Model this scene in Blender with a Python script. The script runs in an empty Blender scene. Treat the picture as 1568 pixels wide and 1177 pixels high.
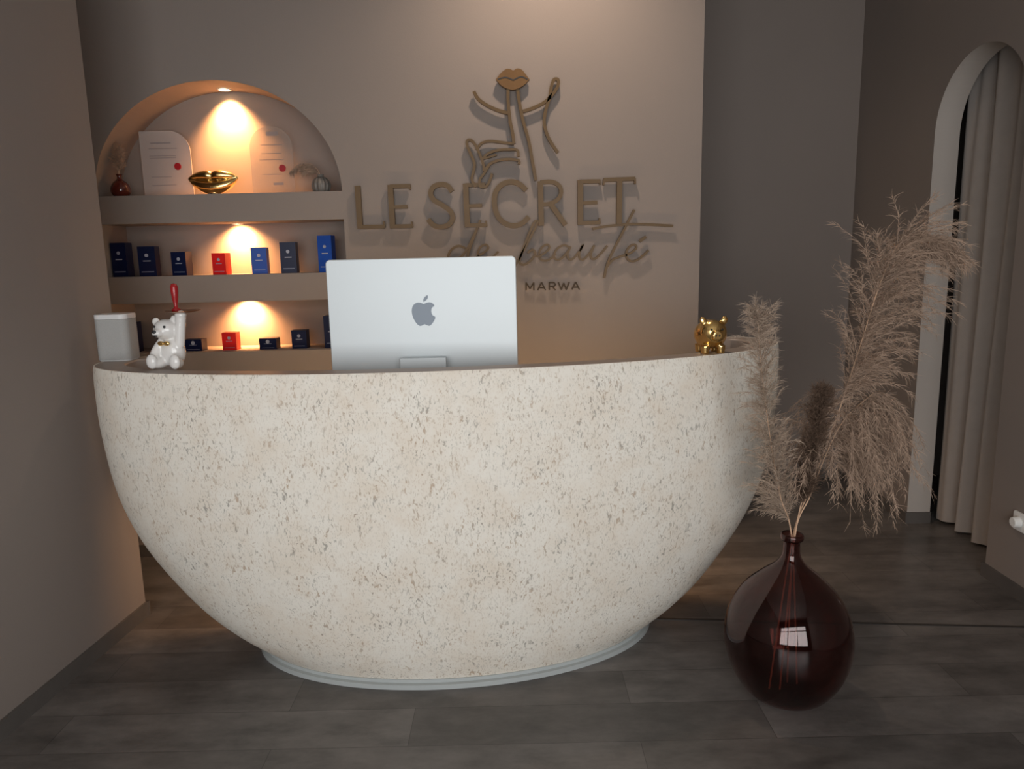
import bpy, bmesh, math, random
from mathutils import Vector, Matrix
random.seed(7)
S=bpy.context.scene
S.view_settings.view_transform='Standard'
S.view_settings.look='None'
COL=S.collection
R=math.radians

# ------------------------------------------------------------ materials
def mat(name,base=(.5,.5,.5),rough=.5,metal=0,emit=None,es=0,trans=0,alpha=1,var=0,vscale=8,bump=0,bscale=200,spec=.5,ior=1.45,coat=0):
    m=bpy.data.materials.new(name); m.use_nodes=True
    nt=m.node_tree; n=nt.nodes; l=nt.links
    b=n['Principled BSDF']
    b.inputs['Base Color'].default_value=(*base,1)
    b.inputs['Roughness'].default_value=rough
    b.inputs['Metallic'].default_value=metal
    b.inputs['Transmission Weight'].default_value=trans
    b.inputs['Alpha'].default_value=alpha
    b.inputs['Specular IOR Level'].default_value=spec
    b.inputs['IOR'].default_value=ior
    b.inputs['Coat Weight'].default_value=coat
    if emit:
        b.inputs['Emission Color'].default_value=(*emit,1); b.inputs['Emission Strength'].default_value=es
    tc=n.new('ShaderNodeTexCoord')
    nz=n.new('ShaderNodeTexNoise'); nz.inputs['Scale'].default_value=vscale; nz.inputs['Detail'].default_value=5
    l.new(tc.outputs['Object'],nz.inputs['Vector'])
    if var>0:
        mx=n.new('ShaderNodeMix'); mx.data_type='RGBA'
        mx.inputs[6].default_value=(*[c*(1-var) for c in base],1)
        mx.inputs[7].default_value=(*[min(1,c*(1+var)) for c in base],1)
        l.new(nz.outputs['Fac'],mx.inputs[0]); l.new(mx.outputs[2],b.inputs['Base Color'])
    if bump>0:
        nb=n.new('ShaderNodeTexNoise'); nb.inputs['Scale'].default_value=bscale; nb.inputs['Detail'].default_value=3
        l.new(tc.outputs['Object'],nb.inputs['Vector'])
        bp=n.new('ShaderNodeBump'); bp.inputs['Strength'].default_value=bump; bp.inputs['Distance'].default_value=.002
        l.new(nb.outputs['Fac'],bp.inputs['Height']); l.new(bp.outputs['Normal'],b.inputs['Normal'])
    return m
M={}
M['wall']=mat('taupe_paint',(.238,.204,.184),.75,var=.05,vscale=2,bump=.15,bscale=180,spec=.25)
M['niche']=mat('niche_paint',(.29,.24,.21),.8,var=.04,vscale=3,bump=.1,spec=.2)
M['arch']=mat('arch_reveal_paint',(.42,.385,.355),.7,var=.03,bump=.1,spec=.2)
M['ceil']=mat('ceiling_paint',(.47,.445,.42),.9,var=.03)
M['base']=mat('baseboard_vinyl',(.095,.086,.080),.5,var=.15,vscale=12)
M['bronze']=mat('sign_bronze',(.098,.060,.025),.45,metal=.15,var=.12,vscale=20,spec=.35)
M['bronze2']=mat('sign_bronze_lips',(.13,.07,.026),.45,metal=.15,var=.15,vscale=30,spec=.3)
M['gold']=mat('polished_gold',(.90,.62,.25),.2,metal=1,var=.05)
M['alu']=mat('silver_aluminium',(.58,.63,.65),.42,metal=.2,var=.01,bump=.03,bscale=900)
M['alud']=mat('logo_grey',(.26,.31,.37),.4,metal=0,var=.02,spec=.3)
M['dark']=mat('dark_plastic',(.02,.02,.022),.4,var=.1)
M['spk']=mat('speaker_mesh',(.38,.38,.37),.7,var=.1,vscale=300,bump=.6,bscale=700)
M['spkw']=mat('speaker_white',(.66,.66,.66),.4,var=.02)
M['china']=mat('white_glaze',(.76,.75,.73),.18,var=.02,coat=.4)
M['red']=mat('red_lacquer',(.33,.012,.015),.25,var=.1,coat=.3)
M['redbox']=mat('red_carton',(.70,.015,.015),.4,var=.08,spec=.3)
M['navy']=mat('navy_carton',(.005,.009,.040),.35,var=.2,spec=.3)
M['blue']=mat('blue_carton',(.008,.06,.34),.35,var=.15,spec=.3)
M['label']=mat('label_silver',(.30,.32,.4),.4,var=.05)
M['copper']=mat('copper_tray',(.3,.14,.07),.3,metal=.8,var=.1)
M['glass']=mat('wine_glass',(.42,.20,.18),.03,trans=1,var=.05,ior=1.5)
M['vred']=mat('dark_red_glass',(.09,.015,.01),.12,var=.2,coat=.5)
M['vgrey']=mat('grey_ceramic',(.16,.145,.13),.45,var=.2,vscale=40)
M['pampas']=mat('pampas_beige',(.40,.31,.24),.9,var=.3,vscale=15,spec=.05)
M['pampas2']=mat('pampas_tan',(.36,.26,.195),.9,var=.35,vscale=15,spec=.05)
M['pampasd']=mat('pampas_brown',(.12,.08,.058),.9,var=.3,vscale=15,spec=.05)
M['stem']=mat('straw_stem',(.58,.38,.25),.6,var=.2,vscale=30)
M['curtain']=mat('curtain_cloth',(.32,.29,.268),.9,var=.08,vscale=20,bump=.3,bscale=600,spec=.1)
M['acry']=mat('acrylic_white',(.62,.56,.53),.15,alpha=.5,var=.03)
M['acry2']=mat('acrylic_clear',(.5,.43,.38),.12,alpha=.22,var=.03)
M['print']=mat('plaque_print',(.35,.32,.32),.5,alpha=.6,var=.05)
M['seal']=mat('red_seal',(.35,.01,.015),.4,var=.1)
M['lens']=mat('lamp_lens',(.9,.8,.6),.3,emit=(1,.72,.42),es=18)
M['metalw']=mat('lamp_ring',(.75,.73,.7),.3,metal=.3,var=.02)
M['socket']=mat('socket_white',(.8,.8,.78),.3,var=.02)
M['frame']=mat('window_frame_dark',(.03,.03,.032),.4,var=.1)
M['plinth']=mat('plinth_grey',(.42,.45,.45),.3,var=.05,vscale=20)
M['counter']=mat('counter_taupe',(.32,.265,.23),.45,var=.06,vscale=20)
M['strip']=mat('floor_profile',(.035,.030,.027),.4,var=.1)

def desk_mat():
    m=bpy.data.materials.new('desk_travertine_plaster'); m.use_nodes=True
    nt=m.node_tree;n=nt.nodes;l=nt.links;b=n['Principled BSDF']
    tc=n.new('ShaderNodeTexCoord')
    def noise(sc,det,rgh,dist=0,mscale=(1,1,1),rot=(0,0,0)):
        mp=n.new('ShaderNodeMapping'); mp.inputs['Scale'].default_value=mscale; mp.inputs['Rotation'].default_value=rot
        l.new(tc.outputs['Object'],mp.inputs['Vector'])
        z=n.new('ShaderNodeTexNoise'); z.inputs['Scale'].default_value=sc; z.inputs['Detail'].default_value=det
        z.inputs['Roughness'].default_value=rgh; z.inputs['Distortion'].default_value=dist
        l.new(mp.outputs[0],z.inputs['Vector']); return z.outputs['Fac']
    def ramp(v,a,c):
        r=n.new('ShaderNodeMapRange'); r.inputs['From Min'].default_value=a; r.inputs['From Max'].default_value=c
        l.new(v,r.inputs['Value']); return r.outputs['Result']
    def math_(op,a,c):
        q=n.new('ShaderNodeMath'); q.operation=op
        for i,v in enumerate((a,c)):
            if isinstance(v,(int,float)): q.inputs[i].default_value=v
            else: l.new(v,q.inputs[i])
        return q.outputs[0]
    def mix(f,a,c):
        x=n.new('ShaderNodeMix'); x.data_type='RGBA'; l.new(f,x.inputs[0])
        for i,v in ((6,a),(7,c)):
            if isinstance(v,tuple): x.inputs[i].default_value=(*v,1)
            else: l.new(v,x.inputs[i])
        return x.outputs[2]
    f1=noise(100,3,.6,.5,(1,1,.45),(0,R(24),0))
    f2=noise(210,2,.5,.3,(1,1,.5),(0,R(-6),0))
    area=ramp(noise(9,5,.7),.36,.58)
    m1=math_('MULTIPLY',ramp(f1,.585,.64),math_('ADD',math_('MULTIPLY',area,.85),.15))
    m2=math_('MULTIPLY',ramp(f2,.56,.64),math_('ADD',math_('MULTIPLY',area,.6),.25))
    fle=math_('MINIMUM',math_('ADD',m1,math_('MULTIPLY',m2,.6)),1)
    warm=math_('MULTIPLY',ramp(noise(7,5,.65,.2),.42,.70),.6)
    c=mix(warm,(.80,.765,.69),(.71,.615,.50))
    fcol=mix(ramp(noise(16,3,.5),.4,.6),(.25,.235,.21),(.42,.29,.19))
    c2=mix(math_('MULTIPLY',fle,.70),c,fcol)
    l.new(c2,b.inputs['Base Color'])
    b.inputs['Roughness'].default_value=.62; b.inputs['Specular IOR Level'].default_value=.3
    bp=n.new('ShaderNodeBump'); bp.inputs['Strength'].default_value=.5; bp.inputs['Distance'].default_value=.002; bp.invert=True
    l.new(fle,bp.inputs['Height']); l.new(bp.outputs['Normal'],b.inputs['Normal'])
    return m
M['desk']=desk_mat()

def floor_mat():
    m=bpy.data.materials.new('vinyl_plank_floor'); m.use_nodes=True
    nt=m.node_tree;n=nt.nodes;l=nt.links;b=n['Principled BSDF']
    tc=n.new('ShaderNodeTexCoord')
    mp=n.new('ShaderNodeMapping'); mp.inputs['Location'].default_value=(.35,.085,0)
    l.new(tc.outputs['Object'],mp.inputs['Vector'])
    br=n.new('ShaderNodeTexBrick'); br.offset=.37; br.squash=1
    br.inputs['Scale'].default_value=1; br.inputs['Brick Width'].default_value=1.15; br.inputs['Row Height'].default_value=.196
    br.inputs['Mortar Size'].default_value=.0012; br.inputs['Mortar Smooth'].default_value=.2; br.inputs['Bias'].default_value=0
    br.inputs['Color1'].default_value=(.088,.079,.073,1); br.inputs['Color2'].default_value=(.142,.129,.120,1)
    br.inputs['Mortar'].default_value=(.052,.046,.043,1)
    l.new(mp.outputs[0],br.inputs['Vector'])
    nz=n.new('ShaderNodeTexNoise'); nz.inputs['Scale'].default_value=4.5; nz.inputs['Detail'].default_value=9; nz.inputs['Roughness'].default_value=.68
    mp2=n.new('ShaderNodeMapping'); mp2.inputs['Scale'].default_value=(.7,1.5,1); l.new(tc.outputs['Object'],mp2.inputs['Vector']); l.new(mp2.outputs[0],nz.inputs['Vector'])
    r=n.new('ShaderNodeMapRange'); r.inputs['From Min'].default_value=.3; r.inputs['From Max'].default_value=.7; r.inputs['To Min'].default_value=.55; r.inputs['To Max'].default_value=1.5
    l.new(nz.outputs['Fac'],r.inputs['Value'])
    mx=n.new('ShaderNodeMix'); mx.data_type='RGBA'; mx.blend_type='MULTIPLY'; mx.inputs[0].default_value=1
    l.new(br.outputs['Color'],mx.inputs[6]); l.new(r.outputs['Result'],mx.inputs[7]); l.new(mx.outputs[2],b.inputs['Base Color'])
    b.inputs['Roughness'].default_value=.32; b.inputs['Specular IOR Level'].default_value=.5
    bp=n.new('ShaderNodeBump'); bp.inputs['Strength'].default_value=.15; bp.inputs['Distance'].default_value=.003
    l.new(nz.outputs['Fac'],bp.inputs['Height']); l.new(bp.outputs['Normal'],b.inputs['Normal'])
    return m
M['floor']=floor_mat()

# ------------------------------------------------------------ helpers
def empty(name,loc=(0,0,0),rotz=0):
    e=bpy.data.objects.new(name,None); e.location=loc; e.rotation_euler=(0,0,rotz); e.empty_display_size=.05
    COL.objects.link(e); return e
def mk(name,bm,mats,parent=None,smooth=False,loc=(0,0,0),autos=None,recalc=True):
    if recalc: bmesh.ops.recalc_face_normals(bm,faces=bm.faces)
    me=bpy.data.meshes.new(name); bm.to_mesh(me); bm.free()
    for m in (mats if isinstance(mats,(list,tuple)) else [mats]): me.materials.append(m)
    if smooth:
        for p in me.polygons: p.use_smooth=True
    o=bpy.data.objects.new(name,me); o.location=loc; COL.objects.link(o)
    if parent: o.parent=parent
    if autos is not None:
        me.set_sharp_from_angle(angle=R(autos))
    return o
def box(bm,x0,x1,y0,y1,z0,z1,mi=0):
    v=[bm.verts.new(p) for p in ((x0,y0,z0),(x1,y0,z0),(x1,y1,z0),(x0,y1,z0),(x0,y0,z1),(x1,y0,z1),(x1,y1,z1),(x0,y1,z1))]
    for f in ((0,3,2,1),(4,5,6,7),(0,1,5,4),(1,2,6,5),(2,3,7,6),(3,0,4,7)):
        q=bm.faces.new([v[i] for i in f]); q.material_index=mi
def prism(bm,pts,a0,a1,axis='Y',mi=0):
    def P(p,a):
        if axis=='Y': return (p[0],a,p[1])
        if axis=='X': return (a,p[0],p[1])
        return (p[0],p[1],a)
    A=[bm.verts.new(P(p,a0)) for p in pts]; B=[bm.verts.new(P(p,a1)) for p in pts]
    fs=[bm.faces.new(A),bm.faces.new(B[::-1])]
    k=len(pts)
    for i in range(k): fs.append(bm.faces.new((A[i],B[i],B[(i+1)%k],A[(i+1)%k])))
    for f in fs: f.material_index=mi
def ell(bm,c,r,rot=None,mi=0,seg=24,rings=16):
    mt=Matrix.Translation(c)@(rot or Matrix())@Matrix.Diagonal((*r,1))
    g=bmesh.ops.create_uvsphere(bm,u_segments=seg,v_segments=rings,radius=1,matrix=mt)
    for v in g['verts']:
        for f in v.link_faces: f.material_index=mi
def cone(bm,p0,p1,r0,r1,seg=20,mi=0):
    p0=Vector(p0);p1=Vector(p1);d=p1-p0
    mt=Matrix.Translation((p0+p1)/2)@d.to_track_quat('Z','Y').to_matrix().to_4x4()
    g=bmesh.ops.create_cone(bm,cap_ends=True,segments=seg,radius1=r0,radius2=r1,depth=d.length,matrix=mt)
    for v in g['verts']:
        for f in v.link_faces: f.material_index=mi
def lathe(bm,prof,c=(0,0,0),seg=48,mi=0,rib=0,nr=0):
    rows=[]
    for r,z in prof:
        row=[]
        for i in range(seg):
            a=2*math.pi*i/seg; rr=r*(1+rib*math.cos(nr*a))
            row.append(bm.verts.new((c[0]+rr*math.cos(a),c[1]+rr*math.sin(a),c[2]+z)))
        rows.append(row)
    for j in range(len(rows)-1):
        for i in range(seg):
            f=bm.faces.new((rows[j][i],rows[j][(i+1)%seg],rows[j+1][(i+1)%seg],rows[j+1][i])); f.material_index=mi
    return rows
def catmull(pts,n=8,closed=False):
    P=[Vector(p) for p in pts]; out=[]; k=len(P)
    rng=range(k if closed else k-1)
    for i in rng:
        if closed: a,b,c,d=P[(i-1)%k],P[i],P[(i+1)%k],P[(i+2)%k]
        else: a,b,c,d=P[max(i-1,0)],P[i],P[i+1],P[min(i+2,k-1)]
        for j in range(n):
            t=j/n
            out.append(.5*((2*b)+(c-a)*t+(2*a-5*b+4*c-d)*t*t+(3*b-a-3*c+d)*t**3))
    if not closed: out.append(P[-1])
    return out
def tube(bm,pts,r,seg=8,mi=0,taper=1):
    P=[Vector(p) for p in pts]; rows=[]
    for i,p in enumerate(P):
        d=(P[min(i+1,len(P)-1)]-P[max(i-1,0)]).normalized()
        s=d.cross(Vector((.13,1,.2))).normalized(); u=d.cross(s)
        rr=r*(1+(taper-1)*i/(len(P)-1))
        rows.append([bm.verts.new(p+rr*(math.cos(2*math.pi*k/seg)*s+math.sin(2*math.pi*k/seg)*u)) for k in range(seg)])
    for j in range(len(rows)-1):
        for i in range(seg):
            f=bm.faces.new((rows[j][i],rows[j][(i+1)%seg],rows[j+1][(i+1)%seg],rows[j+1][i])); f.material_index=mi
    bm.faces.new(rows[0]); bm.faces.new(rows[-1][::-1])
def rrect(x0,x1,z0,z1,r,n=8):
    if not isinstance(r,(list,tuple)): r=[r]*4   # bl, br, tr, tl
    out=[]
    for (cx,cz,a0,rr) in ((x0+r[0],z0+r[0],180,r[0]),(x1-r[1],z0+r[1],270,r[1]),(x1-r[2],z1-r[2],0,r[2]),(x0+r[3],z1-r[3],90,r[3])):
        for i in range(n+1):
            a=R(a0+90*i/n); out.append((cx+rr*math.cos(a),cz+rr*math.sin(a)))
    return out
def bevel(o,w,seg=3):
    b=o.modifiers.new('bevel','BEVEL'); b.width=w; b.segments=seg; b.limit_method='ANGLE'; b.angle_limit=R(35)

# ------------------------------------------------------------ room shell
H=3.2
FW=-1.4                    # shop-front wall behind the viewer
YB=3.63; NB=3.88          # sign wall face, niche back
NX0,NX1=-1.96,-.788
bm=bmesh.new(); box(bm,-2.8,3.2,FW-.2,4.95,-.1,0); mk('floor',bm,M['floor'])
bm=bmesh.new(); box(bm,-2.8,3.2,FW-.2,4.95,H,H+.1); mk('ceiling',bm,M['ceil'])
bm=bmesh.new()
box(bm,-2.7,NX0,YB,3.98,0,H)
box(bm,NX1,.922,YB,3.98,0,H)
box(bm,NX0,NX1,YB,3.98,0,1.057)
box(bm,NX0,NX1,YB,NB,1.302,1.432)
box(bm,NX0,NX1,YB,NB,1.683,1.814)
cx=(NX0+NX1)/2; hw=(NX1-NX0)/2
arc=[(cx+hw*math.cos(a),1.814+.512*math.sin(a)) for a in [math.pi*i/48 for i in range(49)]]
for i in range(48):
    (xa,za),(xb,zb)=arc[i],arc[i+1]
    prism(bm,[(xa,za),(xb,zb),(xb,H),(xa,H)],YB,NB)
bmesh.ops.remove_doubles(bm,verts=bm.verts,dist=.00005)
mk('wall_back',bm,M['wall'],recalc=True)
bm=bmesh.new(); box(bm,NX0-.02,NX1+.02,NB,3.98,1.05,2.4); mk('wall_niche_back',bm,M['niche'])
def lx(y): return -1.60-.085*(2.98-y)
bm=bmesh.new(); prism(bm,[(lx(2.98),2.98),(lx(FW),FW),(-2.7,FW),(-2.7,2.98)],0,H,'Z'); mk('wall_left',bm,M['wall'])
bm=bmesh.new(); box(bm,-2.7,-2.6,2.98,YB,0,H); mk('wall_left_recess',bm,M['wall'])
bm=bmesh.new(); box(bm,.80,.922,3.98,4.70,0,H); mk('wall_corridor',bm,M['wall'])
bm=bmesh.new(); box(bm,.80,3.1,4.70,4.80,0,H); mk('wall_far',bm,M['wall'])
XR=2.145; TH=.125; A0,A1,ZS,ZT=3.178,3.854,2.04,2.378
bm=bmesh.new()
box(bm,XR,XR+TH,FW,A0,0,H); box(bm,XR,XR+TH,A1,4.70,0,H)
ac=(A0+A1)/2; ar=(A1-A0)/2
for i in range(40):
    a=math.pi*i/40; b=math.pi*(i+1)/40
    ya,za=ac+ar*math.cos(a),ZS+(ZT-ZS)*math.sin(a); yb,zb=ac+ar*math.cos(b),ZS+(ZT-ZS)*math.sin(b)
    prism(bm,[(ya,za),(yb,zb),(yb,H),(ya,H)],XR,XR+TH,'X')
bmesh.ops.remove_doubles(bm,verts=bm.verts,dist=.00005)
bmesh.ops.recalc_face_normals(bm,faces=bm.faces)
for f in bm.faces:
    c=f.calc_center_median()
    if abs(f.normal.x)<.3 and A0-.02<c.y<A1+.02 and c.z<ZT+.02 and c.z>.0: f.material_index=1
mk('wall_right',bm,[M['wall'],M['arch']])
bm=bmesh.new(); box(bm,3.0,3.1,2.3,4.70,0,H); box(bm,XR+TH,3.0,2.3,2.4,0,H); mk('wall_side_room',bm,M['wall'])
WX0,WX1,WZ0,WZ1=-1.7,1.8,.35,2.55
bm=bmesh.new()
box(bm,-2.7,WX0,FW-.12,FW,0,H); box(bm,WX1,XR+TH,FW-.12,FW,0,H); box(bm,WX0,WX1,FW-.12,FW,0,WZ0); box(bm,WX0,WX1,FW-.12,FW,WZ1,H)
mk('wall_front',bm,M['wall'])
bm=bmesh.new()
for x in (WX0,WX0+1.14,WX0+2.3,WX1-.06): box(bm,x,x+.06,FW-.10,FW-.03,WZ0,WZ1)
for z in (WZ0,WZ1-.06,1.95): box(bm,WX0+.06,WX1-.06,FW-.095,FW-.035,z,z+.06)
mk('window_1',bm,M['frame'])

# baseboards
bm=bmesh.new()
prism(bm,[(lx(2.98),2.98),(lx(2.98)+.012,2.992),(lx(FW)+.012,FW),(lx(FW),FW)],0,.062,'Z')
box(bm,-2.59,lx(2.98)+.012,2.98,2.992,0,.062)
mk('baseboard_left',bm,M['base'])
bm=bmesh.new(); box(bm,-2.6,.934,YB-.012,YB,0,.062); box(bm,.922,.934,YB,4.69,0,.062); mk('baseboard_back',bm,M['base'])
bm=bmesh.new(); box(bm,.934,XR,4.688,4.70,0,.062); mk('baseboard_far',bm,M['base'])
bm=bmesh.new(); box(bm,XR-.012,XR,FW,A0+.012,0,.062); box(bm,XR,XR+TH,A0,A0+.012,0,.062)
box(bm,XR-.012,XR,A1-.012,4.688,0,.062); box(bm,XR,XR+TH,A1-.012,A1,0,.062)
mk('baseboard_right',bm,M['base'])
bm=bmesh.new(); prism(bm,[(.35,2.86),(XR,2.69),(XR,2.70),(.35,2.87)],0,.003,'Z'); mk('trim_floor',bm,M['strip'])

# ------------------------------------------------------------ reception desk
DC=(-.238,2.81,0)
desk=empty('reception_desk',DC,R(5))
ZR=1.14
knots=[(0.02,.755,.41),(.12,.90,.448),(.25,1.030,.478),(.46,1.172,.51),(.66,1.250,.525),(.88,1.283,.525),(1.02,1.290,.515),(1.128,1.288,.502),(ZR,1.280,.494)]
kp=catmull([(a,b,c) for a,b,c in knots],5)
N=192
def outline(a,bf,bb,n=N):
    o=[]
    for i in range(n):
        t=2*math.pi*i/n
        x=a*math.cos(t); s=math.sin(t)
        y=-(bf)*s if s>0 else bb*(abs(s)**.5)
        o.append((x,y,s))
    return o
bm=bmesh.new(); rows=[]
def addrow(a,bf,bb,z): rows.append([bm.verts.new((x,y,z if s>-.45 else min(z,1.0))) for x,y,s in outline(a,bf,bb)])
for p in kp: addrow(p.y,p.z,.22,p.x)
no=len(rows)
addrow(1.185,.412,.175,ZR); addrow(1.178,.406,.171,ZR-.006); addrow(1.178,.406,.171,1.0)
for j in range(len(rows)-1):
    for i in range(N):
        f=bm.faces.new((rows[j][i],rows[j][(i+1)%N],rows[j+1][(i+1)%N],rows[j+1][i]))
        f.material_index=0 if j<no-1 else 1
f=bm.faces.new(rows[-1]); f.material_index=1
f=bm.faces.new(rows[0][::-1])
o=mk('shell',bm,[M['desk'],M['counter']],desk,smooth=True,autos=40)
bm=bmesh.new()
prism(bm,[(a,b) for a,b,c in outline(.785,.435,.235)],0,.018,'Z'); prism(bm,[(a,b) for a,b,c in outline(.77,.42,.228)],.018,.03,'Z')
mk('plinth',bm,M['plinth'],desk)

lamp=empty('strip_light',DC,R(5))
bm=bmesh.new(); box(bm,-1.0,1.0,.222,.24,.70,.72); mk('housing',bm,M['lens'],lamp)

# ------------------------------------------------------------ wall sign
sign=empty('wall_sign',(0,YB,0))
rs=math.sin(R(1.3)); rc=math.cos(R(1.3))
def art(ax,ay):
    """rectify sign artwork measurements to metres on the wall (x, height)"""
    u=ax-800; v=600.5-ay
    a=u*rc+v*rs; b=-u*rs+v*rc
    d=1137.4+.1736*b
    return (a/d*YB,1.5+(.9848*b-200.6)/d*YB)
CNT=[0]
def ribbon(bm,pts,w,y0,y1,smooth=True,n=6,closed=False):
    CNT[0]+=1; y0=y0-.00025*(CNT[0]%12)
    P=[Vector((*art(*p),0)) for p in pts]
    if smooth and len(P)>2: P=catmull(P,n,closed)
    k=len(P); L=[];Rr=[]
    for i,p in enumerate(P):
        d0=(p-P[max(i-1,0)]); d1=(P[min(i+1,k-1)]-p)
        d0=d0.normalized() if d0.length>0 else d1.normalized(); d1=d1.normalized() if d1.length>0 else d0
        t=(d0+d1); t=t.normalized() if t.length>1e-6 else d0
        nn=Vector((-t.y,t.x,0)); c=max(.6,nn.dot(Vector((-d0.y,d0.x,0))))
        ww=w/2/c
        L.append(p+nn*ww); Rr.append(p-nn*ww)
    vf=[]
    for q in (L,Rr):
        vf.append([bm.verts.new((v.x,y0,v.y)) for v in q]); vf.append([bm.verts.new((v.x,y1,v.y)) for v in q])
    for i in range(k-1):
        j=i+1
        for a,b in ((0,2),(1,0),(3,1),(2,3)):
            bm.faces.new((vf[a][i],vf[a][j],vf[b][j],vf[b][i]))
    bm.faces.new((vf[0][0],vf[1][0],vf[3][0],vf[2][0])); bm.faces.new((vf[0][-1],vf[1][-1],vf[3][-1],vf[2][-1]))
y0,y1=-.030,-.012
W=.0255
bm=bmesh.new()
def st(pts,w=W,smooth=False,**k): ribbon(bm,pts,w,y0,y1,smooth,**k)
def E(x,t,b,wd,tl):
    st([(x,t-.5),(x+tl,b+.5)])
    st([(x,t+2),(x+wd,t+1.3)],.018); st([(x+tl*.5,(t+b)/2+1),(x+wd*.85,(t+b)/2)],.016); st([(x+tl,b-2.5),(x+wd+tl,b-3.2)],.018)
    st([(x+wd-1,t-1),(x+wd-.5,t+7)],.008); st([(x+wd+tl-1.5,b-10),(x+wd+tl-.5,b-1)],.008)
st([(560,291),(564.5,357.5)]); st([(564,355),(602,354)],.018); st([(601,346),(602,356)],.008)
E(611,290,356.5,31,4)
st([(707,300),(700,291),(689,289),(678,293),(674,303),(679,313),(692,321),(704,330),(708,341),(702,351),(690,355),(678,352),(670,343)],.023,True)
E(728,288,355,30,3)
st([(822,298),(811,288),(797,285),(783,290),(774,303),(773,320),(778,338),(789,349),(803,353),(816,349),(826,339)],.024,True)
st([(844,284),(845.5,353)]); st([(844,285.5),(862,285),(873,291),(876,302),(870,313),(857,319),(845,320)],.019,True); st([(859,318),(883,352)],.024)
E(906,282.5,351,31,0)
st([(967,281),(966,350)]); st([(942,282),(991,280)],.018); st([(942.5,281),(942,290)],.008); st([(990.5,279),(991,288)],.008)
mk('letters',bm,M['bronze'],sign)
bm=bmesh.new(); T=.0098
def sc(pts,w=T): ribbon(bm,pts,w,-.026,-.014,True,n=7)
# d
sc([(728,388),(717,384),(706,390),(701,401),(707,408),(719,403),(731,388),(742,365),(751,344)],.0105)
sc([(751,344),(742,368),(734,390),(732,402),(738,407),(747,400)])
# e
sc([(747,400),(757,394),(763,387),(759,382),(751,386),(747,396),(750,405),(759,407),(769,402),(779,393)])
# b
sc([(800,424),(812,402),(826,376),(838,352),(839,345),(833,350),(823,374),(814,398),(812,410),(819,413),(830,406),(836,396),(832,390),(824,395)],.0105)
sc([(834,393),(838,400),(846,399)],.009)
# e
sc([(842,400),(852,394),(858,387),(855,382),(847,386),(842,396),(845,405),(853,407),(861,403),(868,396)])
# a
sc([(890,387),(881,383),(871,388),(865,398),(868,405),(876,404),(885,395),(891,385)])
sc([(891,385),(886,397),(889,405),(896,403),(905,392)])
# u
sc([(905,392),(910,383),(905,394),(905,403),(911,405),(920,396),(928,383)])
sc([(928,383),(923,395),(923,403),(929,404),(938,396),(948,384)])
# t
sc([(990,328),(976,355),(960,386),(949,410),(943,434)],.0115)
sc([(948,416),(956,406),(965,402),(976,398)])
# e with accent
sc([(976,399),(986,394),(993,387),(990,382),(982,386),(977,396),(980,405),(988,408),(999,403),(1012,391)])
sc([(998,377),(1008,370)],.014)
sc([(925,358),(945,354),(975,351),(1010,351),(1050,353)],.0115)
mk('script',bm,M['bronze'],sign)
bm=bmesh.new(); Q=.0145
def em(pts,w=Q,**k): ribbon(bm,pts,w,-.034,-.016,True,n=7,**k)
em([(741,145),(748,157),(762,167),(780,175),(796,179)])
em([(794,139),(794,160),(797,190),(801,210),(803,226)])
em([(795,141),(797,132),(802,128),(807,131),(809,139)],.011)
em([(808,138),(811,160),(817,190),(826,222),(831,250),(837,283)])
em([(817,176),(832,171),(850,162),(863,149),(871,136),(871,127),(865,127),(861,137),(858,155),(852,175),(850,195),(857,218),(871,240)])
em([(803,226),(785,224),(765,222),(752,226),(745,236)],.0115)
em([(753,252),(762,242),(778,236),(795,235),(808,236),(810,246)],.0115)
em([(757,268),(765,258),(778,252),(795,250),(810,252),(811,258)],.0115)
em([(757,268),(755,256),(749,240),(742,226),(735,220),(730,223),(732,233),(738,246),(742,258),(740,270),(738,282),(744,293)],.0125)
em([(752,250),(764,247),(776,243)],.009)
em([(765,258),(758,270),(750,282),(751,292),(760,292),(766,282),(769,272)],.0115)
mk('emblem_lines',bm,M['bronze'],sign)
bm=bmesh.new()
up=[(775,127),(783,117),(791,111),(797,111),(802,113),(808,110),(815,112),(821,119),(827,127)]
lo=[(827,127),(818,136),(809,141),(801,143),(792,141),(783,136),(775,127)]
U=catmull([Vector((*p,0)) for p in up],4); Lw=catmull([Vector((*p,0)) for p in lo],4)
out=[art(p.x,p.y) for p in U+Lw[1:-1]]
prism(bm,out,-.040,-.014)
mk('emblem_lips',bm,M['bronze2'],sign)
bm=bmesh.new()
CNT[0]=0
ribbon(bm,[(778,127),(789,124),(797,126),(802,128),(808,125),(815,123),(824,127)],.005,-.0415,-.040,True)
mk('emblem_lip_line',bm,M['dark'],sign)
bm=bmesh.new()
def s5(pts): ribbon(bm,pts,.0068,-.020,-.014,False)
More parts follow.
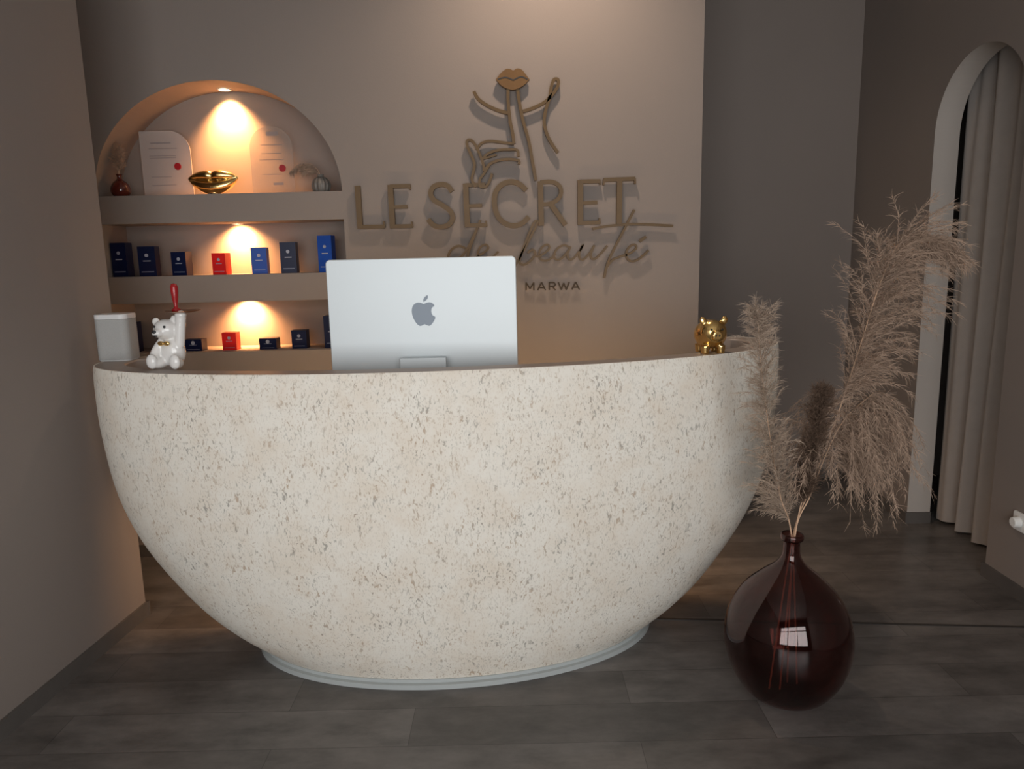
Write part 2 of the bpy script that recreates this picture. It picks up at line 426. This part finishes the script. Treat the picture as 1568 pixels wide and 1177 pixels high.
def cap(ch,x,y,h=11,w=10):
    if ch=='M':
        s5([(x,y+h),(x,y)]); s5([(x,y),(x+w/2,y+h*.8)]); s5([(x+w/2,y+h*.8),(x+w,y)]); s5([(x+w,y),(x+w,y+h)])
    if ch=='A':
        s5([(x,y+h),(x+w/2,y)]); s5([(x+w/2,y),(x+w,y+h)]); s5([(x+2,y+h*.68),(x+w-2,y+h*.68)])
    if ch=='R':
        s5([(x,y),(x,y+h)]); s5([(x,y+.5),(x+w*.6,y+.5),(x+w*.8,y+h*.27),(x+w*.6,y+h*.55),(x,y+h*.55)]); s5([(x+w*.4,y+h*.55),(x+w*.8,y+h)])
    if ch=='W':
        s5([(x,y),(x+w*.27,y+h)]); s5([(x+w*.27,y+h),(x+w*.5,y+h*.1)]); s5([(x+w*.5,y+h*.1),(x+w*.73,y+h)]); s5([(x+w*.73,y+h),(x+w,y)])
for ch,x,w in (('M',822,12),('A',840,12),('R',858,12),('W',872,17),('A',893,12)): cap(ch,x,441-(x-822)*.012,12,w)
mk('caption',bm,mat('caption_bronze',(.05,.033,.018),.5,var=.1,spec=.2),sign)

# ------------------------------------------------------------ desktop computer
pc=empty('desktop_computer',(-.31,2.62,1.0))
bm=bmesh.new(); prism(bm,rrect(-.333,.333,.085,.494,.016),0,.016); o=mk('display_back',bm,M['alu'],pc); bevel(o,.003)
bm=bmesh.new(); prism(bm,rrect(-.326,.326,.092,.487,.012),.016,.018); mk('screen',bm,M['dark'],pc)
bm=bmesh.new(); box(bm,-.082,.082,-.058,-.049,.008,.150); o=mk('stand_leg',bm,M['alu'],pc); bevel(o,.003)
bm=bmesh.new(); box(bm,-.082,.082,-.058,.10,.001,.009); o=mk('stand_foot',bm,M['alu'],pc); bevel(o,.002)
bm=bmesh.new(); box(bm,-.078,.078,-.0488,-.0005,.132,.147); o=mk('hinge',bm,M['alu'],pc); bevel(o,.004)
bm=bmesh.new()
ap=[(0,.26),(-.10,.30),(-.24,.30),(-.36,.20),(-.40,.02),(-.36,-.18),(-.26,-.36),(-.16,-.44),(-.06,-.42),(0,-.39),(.07,-.42),(.17,-.44),(.27,-.35),(.36,-.18),(.27,-.10),(.235,.02),(.26,.13),(.345,.205),(.24,.30),(.10,.30)]
C=catmull([Vector((*p,0)) for p in ap],5,True)
prism(bm,[(.005+p.x*.108,.305+p.y*.11) for p in C],-.0015,.001)
lf=catmull([Vector((0,.33,0)),Vector((.01,.44,0)),Vector((.13,.54,0)),Vector((.13,.43,0))],5,True)
prism(bm,[(.005+p.x*.108,.305+p.y*.11) for p in lf],-.0015,.001)
mk('logo',bm,M['alud'],pc)

# ------------------------------------------------------------ speaker
sp=empty('speaker',(-1.480,2.775,ZR))
bm=bmesh.new(); prism(bm,rrect(-.062,.062,-.052,.052,.028,8),.006,.155,'Z'); o=mk('grille',bm,M['spk'],sp,smooth=True,autos=40)
bm=bmesh.new(); prism(bm,rrect(-.060,.060,-.050,.050,.027,8),0,.006,'Z'); prism(bm,rrect(-.062,.062,-.052,.052,.028,8),.155,.174,'Z'); o=mk('top_and_foot',bm,M['spkw'],sp,smooth=True,autos=40); bevel(o,.004)

# ------------------------------------------------------------ bear figurine
def remesh(o,vs,it=6):
    r=o.modifiers.new('r','REMESH'); r.mode='VOXEL'; r.voxel_size=vs; r.use_smooth_shade=True
    s=o.modifiers.new('s','SMOOTH'); s.iterations=it; s.factor=.5
bear=empty('bear_figurine',(-1.165,2.530,ZR),R(-12))
bm=bmesh.new()
ell(bm,(0,.004,.055),(.042,.036,.054))
ell(bm,(-.014,-.004,.132),(.043,.037,.036))
ell(bm,(-.022,-.036,.124),(.02,.02,.015))
ell(bm,(-.054,.002,.158),(.015,.009,.015)); ell(bm,(.016,.004,.166),(.015,.009,.015))
for s in (-1,1):
    ell(bm,(s*.034,-.028,.02),(.02,.034,.019),Matrix.Rotation(R(s*18),4,'Z'))
    ell(bm,(s*.044,-.054,.028),(.02,.013,.026))
for i in range(9):
    t=i/8; ell(bm,(-.034-.014*math.sin(t*2),-.006-.03*t,.088-.05*t),(.016,.016,.016),seg=14,rings=10)
for i in range(12):
    t=i/11; ell(bm,(.03+.016*t,0,.082+.098*t),(.0175,.0175,.0175),seg=14,rings=10)
ell(bm,(.046,-.002,.182),(.020,.018,.012))
o=mk('body',bm,M['china'],bear); remesh(o,.003,4)
bm=bmesh.new(); ell(bm,(-.023,-.055,.129),(.008,.005,.006)); ell(bm,(-.034,-.034,.144),(.0045,.004,.0045)); ell(bm,(.004,-.036,.144),(.0045,.004,.0045)); ell(bm,(-.022,-.052,.115),(.009,.005,.003))
mk('face',bm,M['dark'],bear,smooth=True)
bm=bmesh.new(); ell(bm,(-.016,-.036,.088),(.012,.006,.008)); ell(bm,(.006,-.036,.088),(.012,.006,.008)); ell(bm,(-.005,-.039,.088),(.005,.005,.005)); mk('bow',bm,M['gold'],bear,smooth=True)
bm=bmesh.new(); lathe(bm,[(.0,.190),(.03,.190),(.056,.195),(.058,.197),(.054,.197),(.03,.193),(0,.193)],(.056,0,0),32); bmesh.ops.remove_doubles(bm,verts=bm.verts,dist=.0002); mk('tray',bm,M['copper'],bear,smooth=True)
bm=bmesh.new(); lathe(bm,[(0,.193),(.014,.194),(.015,.2),(.007,.206),(.006,.215),(.010,.235),(.0125,.26),(.0125,.276),(.009,.286),(0,.289)],(.03,0,0),24); bmesh.ops.remove_doubles(bm,verts=bm.verts,dist=.0002); mk('handle',bm,M['red'],bear,smooth=True)

# ------------------------------------------------------------ piggy bank
pig=empty('piggy_bank',(.707,2.597,ZR),R(4))
bm=bmesh.new()
ell(bm,(0,.01,.066),(.057,.06,.052)); ell(bm,(0,-.022,.075),(.047,.036,.044))
cone(bm,(0,-.05,.068),(0,-.068,.067),.019,.017)
for s in (-1,1):
    ell(bm,(s*.037,-.022,.115),(.013,.007,.017),Matrix.Rotation(R(s*22),4,'Y'))
    for y in (-.02,.042): cone(bm,(s*.028,y,0),(s*.028,y,.03),.014,.017)
ell(bm,(0,.07,.075),(.006,.01,.006))
o=mk('body',bm,M['gold'],pig); remesh(o,.0028,3)
bm=bmesh.new()
for s in (-1,1): ell(bm,(s*.006,-.0685,.068),(.003,.002,.004),seg=10,rings=8); ell(bm,(s*.019,-.056,.088),(.004,.004,.004),seg=10,rings=8)
mk('face',bm,M['dark'],pig,smooth=True)

# ------------------------------------------------------------ floor vase with pampas
VX,VY=.908,2.30
vase=empty('floor_vase',(VX,VY,0))
pf=catmull([Vector((r,z,0)) for r,z in [(.001,.012),(.05,.008),(.085,.001),(.135,.028),(.182,.100),(.206,.195),(.196,.290),(.157,.368),(.10,.427),(.052,.468),(.031,.500),(.027,.530),(.0275,.552),(.036,.558),(.037,.572),(.033,.577)]],5)
bm=bmesh.new(); lathe(bm,[(max(p.x,.001),max(p.y,0.0005)) for p in pf],seg=72)
o=mk('glass_body',bm,M['glass'],vase,smooth=True); sm=o.modifiers.new('s','SOLIDIFY'); sm.thickness=.0035; sm.offset=-1

def strip(bm,pts,w,mi=0):
    k=len(pts); d=(pts[-1]-pts[0]); s=d.cross(Vector((random.uniform(-1,1),random.uniform(-1,1),random.uniform(-.4,.4))))
    if s.length<1e-9: return
    s.normalize(); prev=None
    for i,p in enumerate(pts):
        ww=w*(1-.75*i/(k-1)); a=bm.verts.new(p-s*ww/2); b=bm.verts.new(p+s*ww/2)
        if prev:
            f=bm.faces.new((prev[0],prev[1],b,a)); f.material_index=mi
        prev=(a,b)
def plume(name,parent,stem,f0,nb,bl,bias,droop,mat_,nf=42,fl=.035,fw=.0016,up=.8,spread=.6,sr=.0028,p0=.35,wide_base=False):
    bm=bmesh.new()
    P=catmull([Vector(p) for p in stem],12); n=len(P)
    tube(bm,P,sr,6,1,.4)
    bias=Vector(bias)
    for b in range(nb):
        q0=b/nb; t=f0+(1-f0)*q0; x=t*(n-1); i=min(int(x),n-2); p=P[i].lerp(P[i+1],x-i)
        tg=(P[i+1]-P[i]).normalized()
        ph=random.uniform(0,2*math.pi); rad=Vector((math.cos(ph),math.sin(ph)*.8,random.uniform(-.3,.3)))
        d=(tg*up+rad*spread+bias*random.uniform(.1,1.3)).normalized()
        pr_=(1-.5*q0) if wide_base else max(p0,min(1,math.sin(math.pi*min(1,.2+.8*q0))**.5))
        L=bl*random.uniform(.45,1.2)*pr_
        dr=droop*random.uniform(.6,1.3)
        seg=9; pts=[p.copy()]; cur=p.copy(); dd=d.copy()
        for k in range(seg):
            dd=(dd+Vector((0,0,-dr/seg))+Vector((random.gauss(0,.07),random.gauss(0,.07),random.gauss(0,.04)))).normalized()
            cur=cur+dd*L/seg; pts.append(cur.copy())
        strip(bm,pts,.0018)
        for k in range(nf):
            q=(random.random()**.8)*seg; i2=min(int(q),seg-1); a=pts[i2].lerp(pts[i2+1],q-i2); td=(pts[i2+1]-pts[i2]).normalized()
            fd=(td*1.0+Vector((random.gauss(0,.55),random.gauss(0,.55),random.gauss(0,.45)-droop*.10))).normalized()
            l_=fl*random.uniform(.4,1.1)
            m_=a+fd*l_*.5; e_=m_+(fd+Vector((random.gauss(0,.2),random.gauss(0,.2),-.25))).normalized()*l_*.5
            strip(bm,[a,m_,e_],fw)
    return mk(name,bm,[mat_,M['stem']],parent,recalc=False)
OFF=(.024,.065,-.012)
pg=empty('pampas_grass',OFF)
plume('plume_left',pg,[(.93,2.25,.04),(.885,2.235,.56),(.838,2.23,.72),(.795,2.225,.92),(.757,2.22,1.15),(.738,2.215,1.31)],.26,220,.135,(-.06,-.1,-.05),.9,M['pampas'],nf=46,fl=.03,fw=.0014,up=1.0,spread=.5,wide_base=True)
pg1=empty('pampas_grass.001',OFF)
plume('plume_middle',pg1,[(.86,2.22,.04),(.888,2.225,.56),(.905,2.20,.76),(.922,2.18,.95),(.932,2.17,1.06)],.40,210,.085,(.0,0,.1),.2,M['pampasd'],nf=50,fl=.027,up=1.2,spread=.55,p0=.5)
pg2=empty('pampas_grass.002',OFF)
plume('plume_right',pg2,[(.82,2.21,.05),(.882,2.23,.56),(.94,2.245,.74),(1.015,2.26,.95),(1.085,2.27,1.19),(1.145,2.28,1.40),(1.205,2.29,1.52),(1.30,2.29,1.53)],.47,300,.22,(.42,-.1,-.1),1.1,M['pampas2'],nf=60,fl=.036,up=.75,spread=.50,p0=.7)
pg3=empty('pampas_grass.003',OFF)
plume('plume_drooping',pg3,[(.90,2.26,.04),(.886,2.225,.56),(.935,2.23,.72),(.99,2.24,.87),(1.045,2.25,.97),(1.13,2.25,1.05)],.54,190,.32,(.12,-.1,-.2),2.7,M['pampas2'],nf=70,fl=.036,up=.45,spread=.55,p0=.75)

# ------------------------------------------------------------ niche contents
ZA,Z2,Z3=1.814,1.432,1.057
def carton(x,z,w,h,mt,y=3.715,rot=0):
    bm=bmesh.new()
    box(bm,-w/2,w/2,-.03,.03,0,h)
    box(bm,-w*.22,w*.22,-.0308,-.03,h*.50,h*.53,1)
    prism(bm,[(w*.11*math.cos(i*math.pi/8),h*.70+w*.11*math.sin(i*math.pi/8)) for i in range(16)],-.0308,-.03,'Y',1)
    box(bm,-w*.36,w*.36,-.0308,-.03,h*.14,h*.16,1)
    o=mk('cosmetic_box',bm,[mt,M['label']]); o.location=(x,y,z); o.rotation_euler=(0,0,R(rot)); return o
for x,w,h,m_ in ((-1.912,.075,.165,'navy'),(-1.78,.082,.145,'navy'),(-1.62,.075,.115,'navy'),(-1.424,.068,.105,'redbox'),(-1.231,.074,.128,'blue'),(-1.086,.076,.150,'navy'),(-.90,.070,.178,'blue')):
    carton(x,Z2,w,h,M[m_],rot=random.uniform(-6,6))
for x,w,h,m_ in ((-1.90,.06,.15,'navy'),(-1.59,.088,.058,'navy'),(-1.41,.070,.088,'redbox'),(-1.217,.086,.055,'navy'),(-1.06,.074,.092,'navy'),(-.895,.074,.16,'navy')):
    carton(x,Z3,w,h,M[m_],rot=random.uniform(-6,6))
def plaque(x,w,h,rad,m1,lines,dot):
    e=empty('award_plaque',(x,3.80,ZA))
    bm=bmesh.new(); prism(bm,rrect(-w/2,w/2,.0,h,rad,14),0,.008); o=mk('panel',bm,M[m1],e)
    bm=bmesh.new()
    for (a,b,z,t) in lines: box(bm,a,b,-.0012,-.0002,z,z+t)
    mk('engraving',bm,M['print'],e)
    bm=bmesh.new(); cone(bm,(dot[0],-.004,dot[1]),(dot[0],-.0004,dot[1]),.017,.017,24); mk('seal',bm,M['seal'],e)
plaque(-1.685,.245,.32,[.004,.004,.10,.004],'acry',[(-.07,.03,.26,.006),(-.08,.06,.235,.004),(-.08,.05,.20,.003),(-.08,.05,.19,.003),(-.08,.02,.10,.003),(-.08,.04,.06,.003)],(.055,.15))
plaque(-1.163,.21,.33,[.004,.004,.10,.10],'acry2',[(-.02,.04,.285,.02),(-.05,.06,.24,.004),(-.05,.05,.20,.003),(-.06,.06,.17,.003),(-.05,.04,.10,.003),(.0,.05,.05,.012)],(.05,.13))
lips=empty('lips_sculpture',(-1.43,3.72,ZA))
bm=bmesh.new(); NL=44
for i in range(NL+1):
    u=-1+2*i/NL; au=abs(u); x=.108*u
    k=max(.08,(1-au**2.2))**.65
    dip=1-.28*math.exp(-(u/.13)**2)
    ru=.026*k*dip; rl=.032*k
    ell(bm,(x,-.002*k,.070+ru*.95+.010*au**2),(.012+ru*.5,ru*1.25,ru),seg=16,rings=12)
    ell(bm,(x,-.004*k,.068-rl*.95+.014*au**2),(.012+rl*.5,rl*1.2,rl),seg=16,rings=12)
cone(bm,(0,0,0),(0,0,.02),.034,.026,28)
o=mk('lips',bm,M['gold'],lips); remesh(o,.003,2)
def budvase(x,prof,m_,rib,stems,seg=48):
    e=empty('bud_vase',(x,3.71,ZA))
    bm=bmesh.new(); pr=catmull([Vector((a,b,0)) for a,b in prof],5); lathe(bm,[(max(p.x,.0005),max(0,p.y)) for p in pr],seg=seg,rib=rib,nr=12)
    mk('pot',bm,M[m_],e,smooth=True)
    for i,(s,bl,bi,dr) in enumerate(stems):
        plume('dried_grass_%d'%(i+1),e,s,.45,60,bl,bi,dr,M['pampas2'],nf=24,fl=.02,fw=.0016,sr=.0015,spread=.5)
budvase(-1.880,[(0,.001),(.025,.0),(.042,.018),(.045,.042),(.032,.068),(.013,.085),(.011,.10),(.016,.108)],'vred',0,
 [([(0,0,.02),(0,0,.1),(-.006,0,.18),(-.012,0,.26)],.035,(-.05,0,0),.3),([(0,0,.02),(0,0,.1),(.012,0,.17),(.005,0,.24)],.035,(.1,0,0),.4)])
budvase(-.905,[(0,.001),(.03,0),(.043,.02),(.044,.045),(.03,.066),(.014,.076),(.016,.086)],'vgrey',.05,
 [([(0,0,.02),(0,0,.08),(-.03,0,.125),(-.09,0,.135),(-.13,0,.11)],.06,(-.3,0,-.1),1.0),([(0,0,.02),(0,0,.08),(-.02,0,.10),(-.07,0,.11)],.06,(-.3,0,.0),.8)],seg=96)

# ------------------------------------------------------------ curtain
bm=bmesh.new(); ny,nz=200,30; G=[]
for i in range(ny+1):
    s=i/ny; row=[]
    for j in range(nz+1):
        t=j/nz; z=.015+2.46*t
        y=2.80+1.12*s
        amp=.042*(1-.3*t)
        x=2.355+amp*math.sin(s*2*math.pi*6.0+.6*math.sin(t*2.5+s*7))+.010*math.sin(s*2*math.pi*15+t*2)
        row.append(bm.verts.new((x,y+.012*math.sin(t*4+s*12),z)))
    G.append(row)
for i in range(ny):
    for j in range(nz): bm.faces.new((G[i][j],G[i+1][j],G[i+1][j+1],G[i][j+1]))
cur=empty('curtain'); mk('cloth',bm,M['curtain'],cur,smooth=True)
bm=bmesh.new(); cone(bm,(2.355,2.41,2.50),(2.355,4.69,2.50),.012,.012); mk('rail',bm,M['metalw'],cur)

# ------------------------------------------------------------ wall socket
so=empty('wall_socket',(XR,2.975,.335))
bm=bmesh.new(); prism(bm,rrect(-.04,.04,-.04,.04,.008),-.010,0,'X'); o=mk('plate',bm,M['socket'],so); bevel(o,.002)
bm=bmesh.new(); cone(bm,(-.010,0,0),(-.040,0,0),.024,.021,28); o=mk('plug',bm,M['socket'],so); bevel(o,.004)

# ------------------------------------------------------------ lamps
def spot(loc,tgt,power,angle,blend,color,rad,parent=None):
    ld=bpy.data.lights.new('spot','SPOT'); ld.energy=power; ld.spot_size=R(angle); ld.spot_blend=blend; ld.color=color; ld.shadow_soft_size=rad
    o=bpy.data.objects.new('bulb',ld); COL.objects.link(o); o.location=loc
    o.rotation_euler=(Vector(tgt)-Vector(loc)).to_track_quat('-Z','Y').to_euler()
    if parent: o.parent=parent
    return o
def downlight(loc,power,angle,tgt,color,r=.035,rad=.015,blend=.9):
    e=empty('recessed_spotlight',loc)
    bm=bmesh.new(); lathe(bm,[(r*.72,-.001),(r*.75,-.004),(r,-.004),(r,.0)],seg=32); mk('ring',bm,M['metalw'],e,smooth=True)
    bm=bmesh.new(); cone(bm,(0,0,-.0025),(0,0,-.0005),r*.72,r*.72,28); mk('lens',bm,M['lens'],e)
    spot((0,0,-.014),(tgt[0],tgt[1],tgt[2]),power,angle,blend,color,rad,e)
warm=(1,.46,.17)
downlight((cx,3.815,2.324),95,100,(0,.13,-.4),warm,rad=.025,blend=1)
downlight((cx+.005,3.825,1.683),42,135,(0,.10,-.2),warm,.028,rad=.02,blend=1)
downlight((cx+.015,3.825,1.302),42,135,(0,.10,-.2),warm,.028,rad=.02,blend=1)
downlight((.20,3.02,H),80,130,(0,.42,-.85),(1,.78,.6),.045,rad=.05,blend=1)
ld=bpy.data.lights.new('strip','AREA'); ld.shape='RECTANGLE'; ld.size=1.9; ld.size_y=.03; ld.energy=8; ld.color=(1,.5,.2)
o=bpy.data.objects.new('strip_bulb',ld); COL.objects.link(o); o.parent=lamp; o.location=(0,.245,.695); o.rotation_euler=(R(15),0,0)
ld=bpy.data.lights.new('daylight','AREA'); ld.shape='RECTANGLE'; ld.size=3.4; ld.size_y=2.1; ld.energy=120; ld.color=(1,.99,.975)
o=bpy.data.objects.new('window_daylight',ld); COL.objects.link(o); o.location=(.05,FW-.16,1.45); o.rotation_euler=(R(90),0,0)
w=bpy.data.worlds.new('World'); S.world=w; w.use_nodes=True
w.node_tree.nodes['Background'].inputs[0].default_value=(.7,.75,.85,1); w.node_tree.nodes['Background'].inputs[1].default_value=.6

# ------------------------------------------------------------ camera
cam=bpy.data.cameras.new('Camera'); cam.sensor_width=36; cam.lens=1155/1600*36; cam.clip_start=.02
co=bpy.data.objects.new('Camera',cam); COL.objects.link(co); S.camera=co
th=R(10); rho=R(1.3)
X0=Vector((1,0,0)); U0=Vector((0,math.sin(th),math.cos(th))); F=Vector((0,math.cos(th),-math.sin(th)))
Rv=X0*math.cos(rho)-U0*math.sin(rho); Uv=X0*math.sin(rho)+U0*math.cos(rho)
mw=Matrix((( Rv.x,Uv.x,-F.x,0),(Rv.y,Uv.y,-F.y,0),(Rv.z,Uv.z,-F.z,1.5),(0,0,0,1)))
co.matrix_world=mw
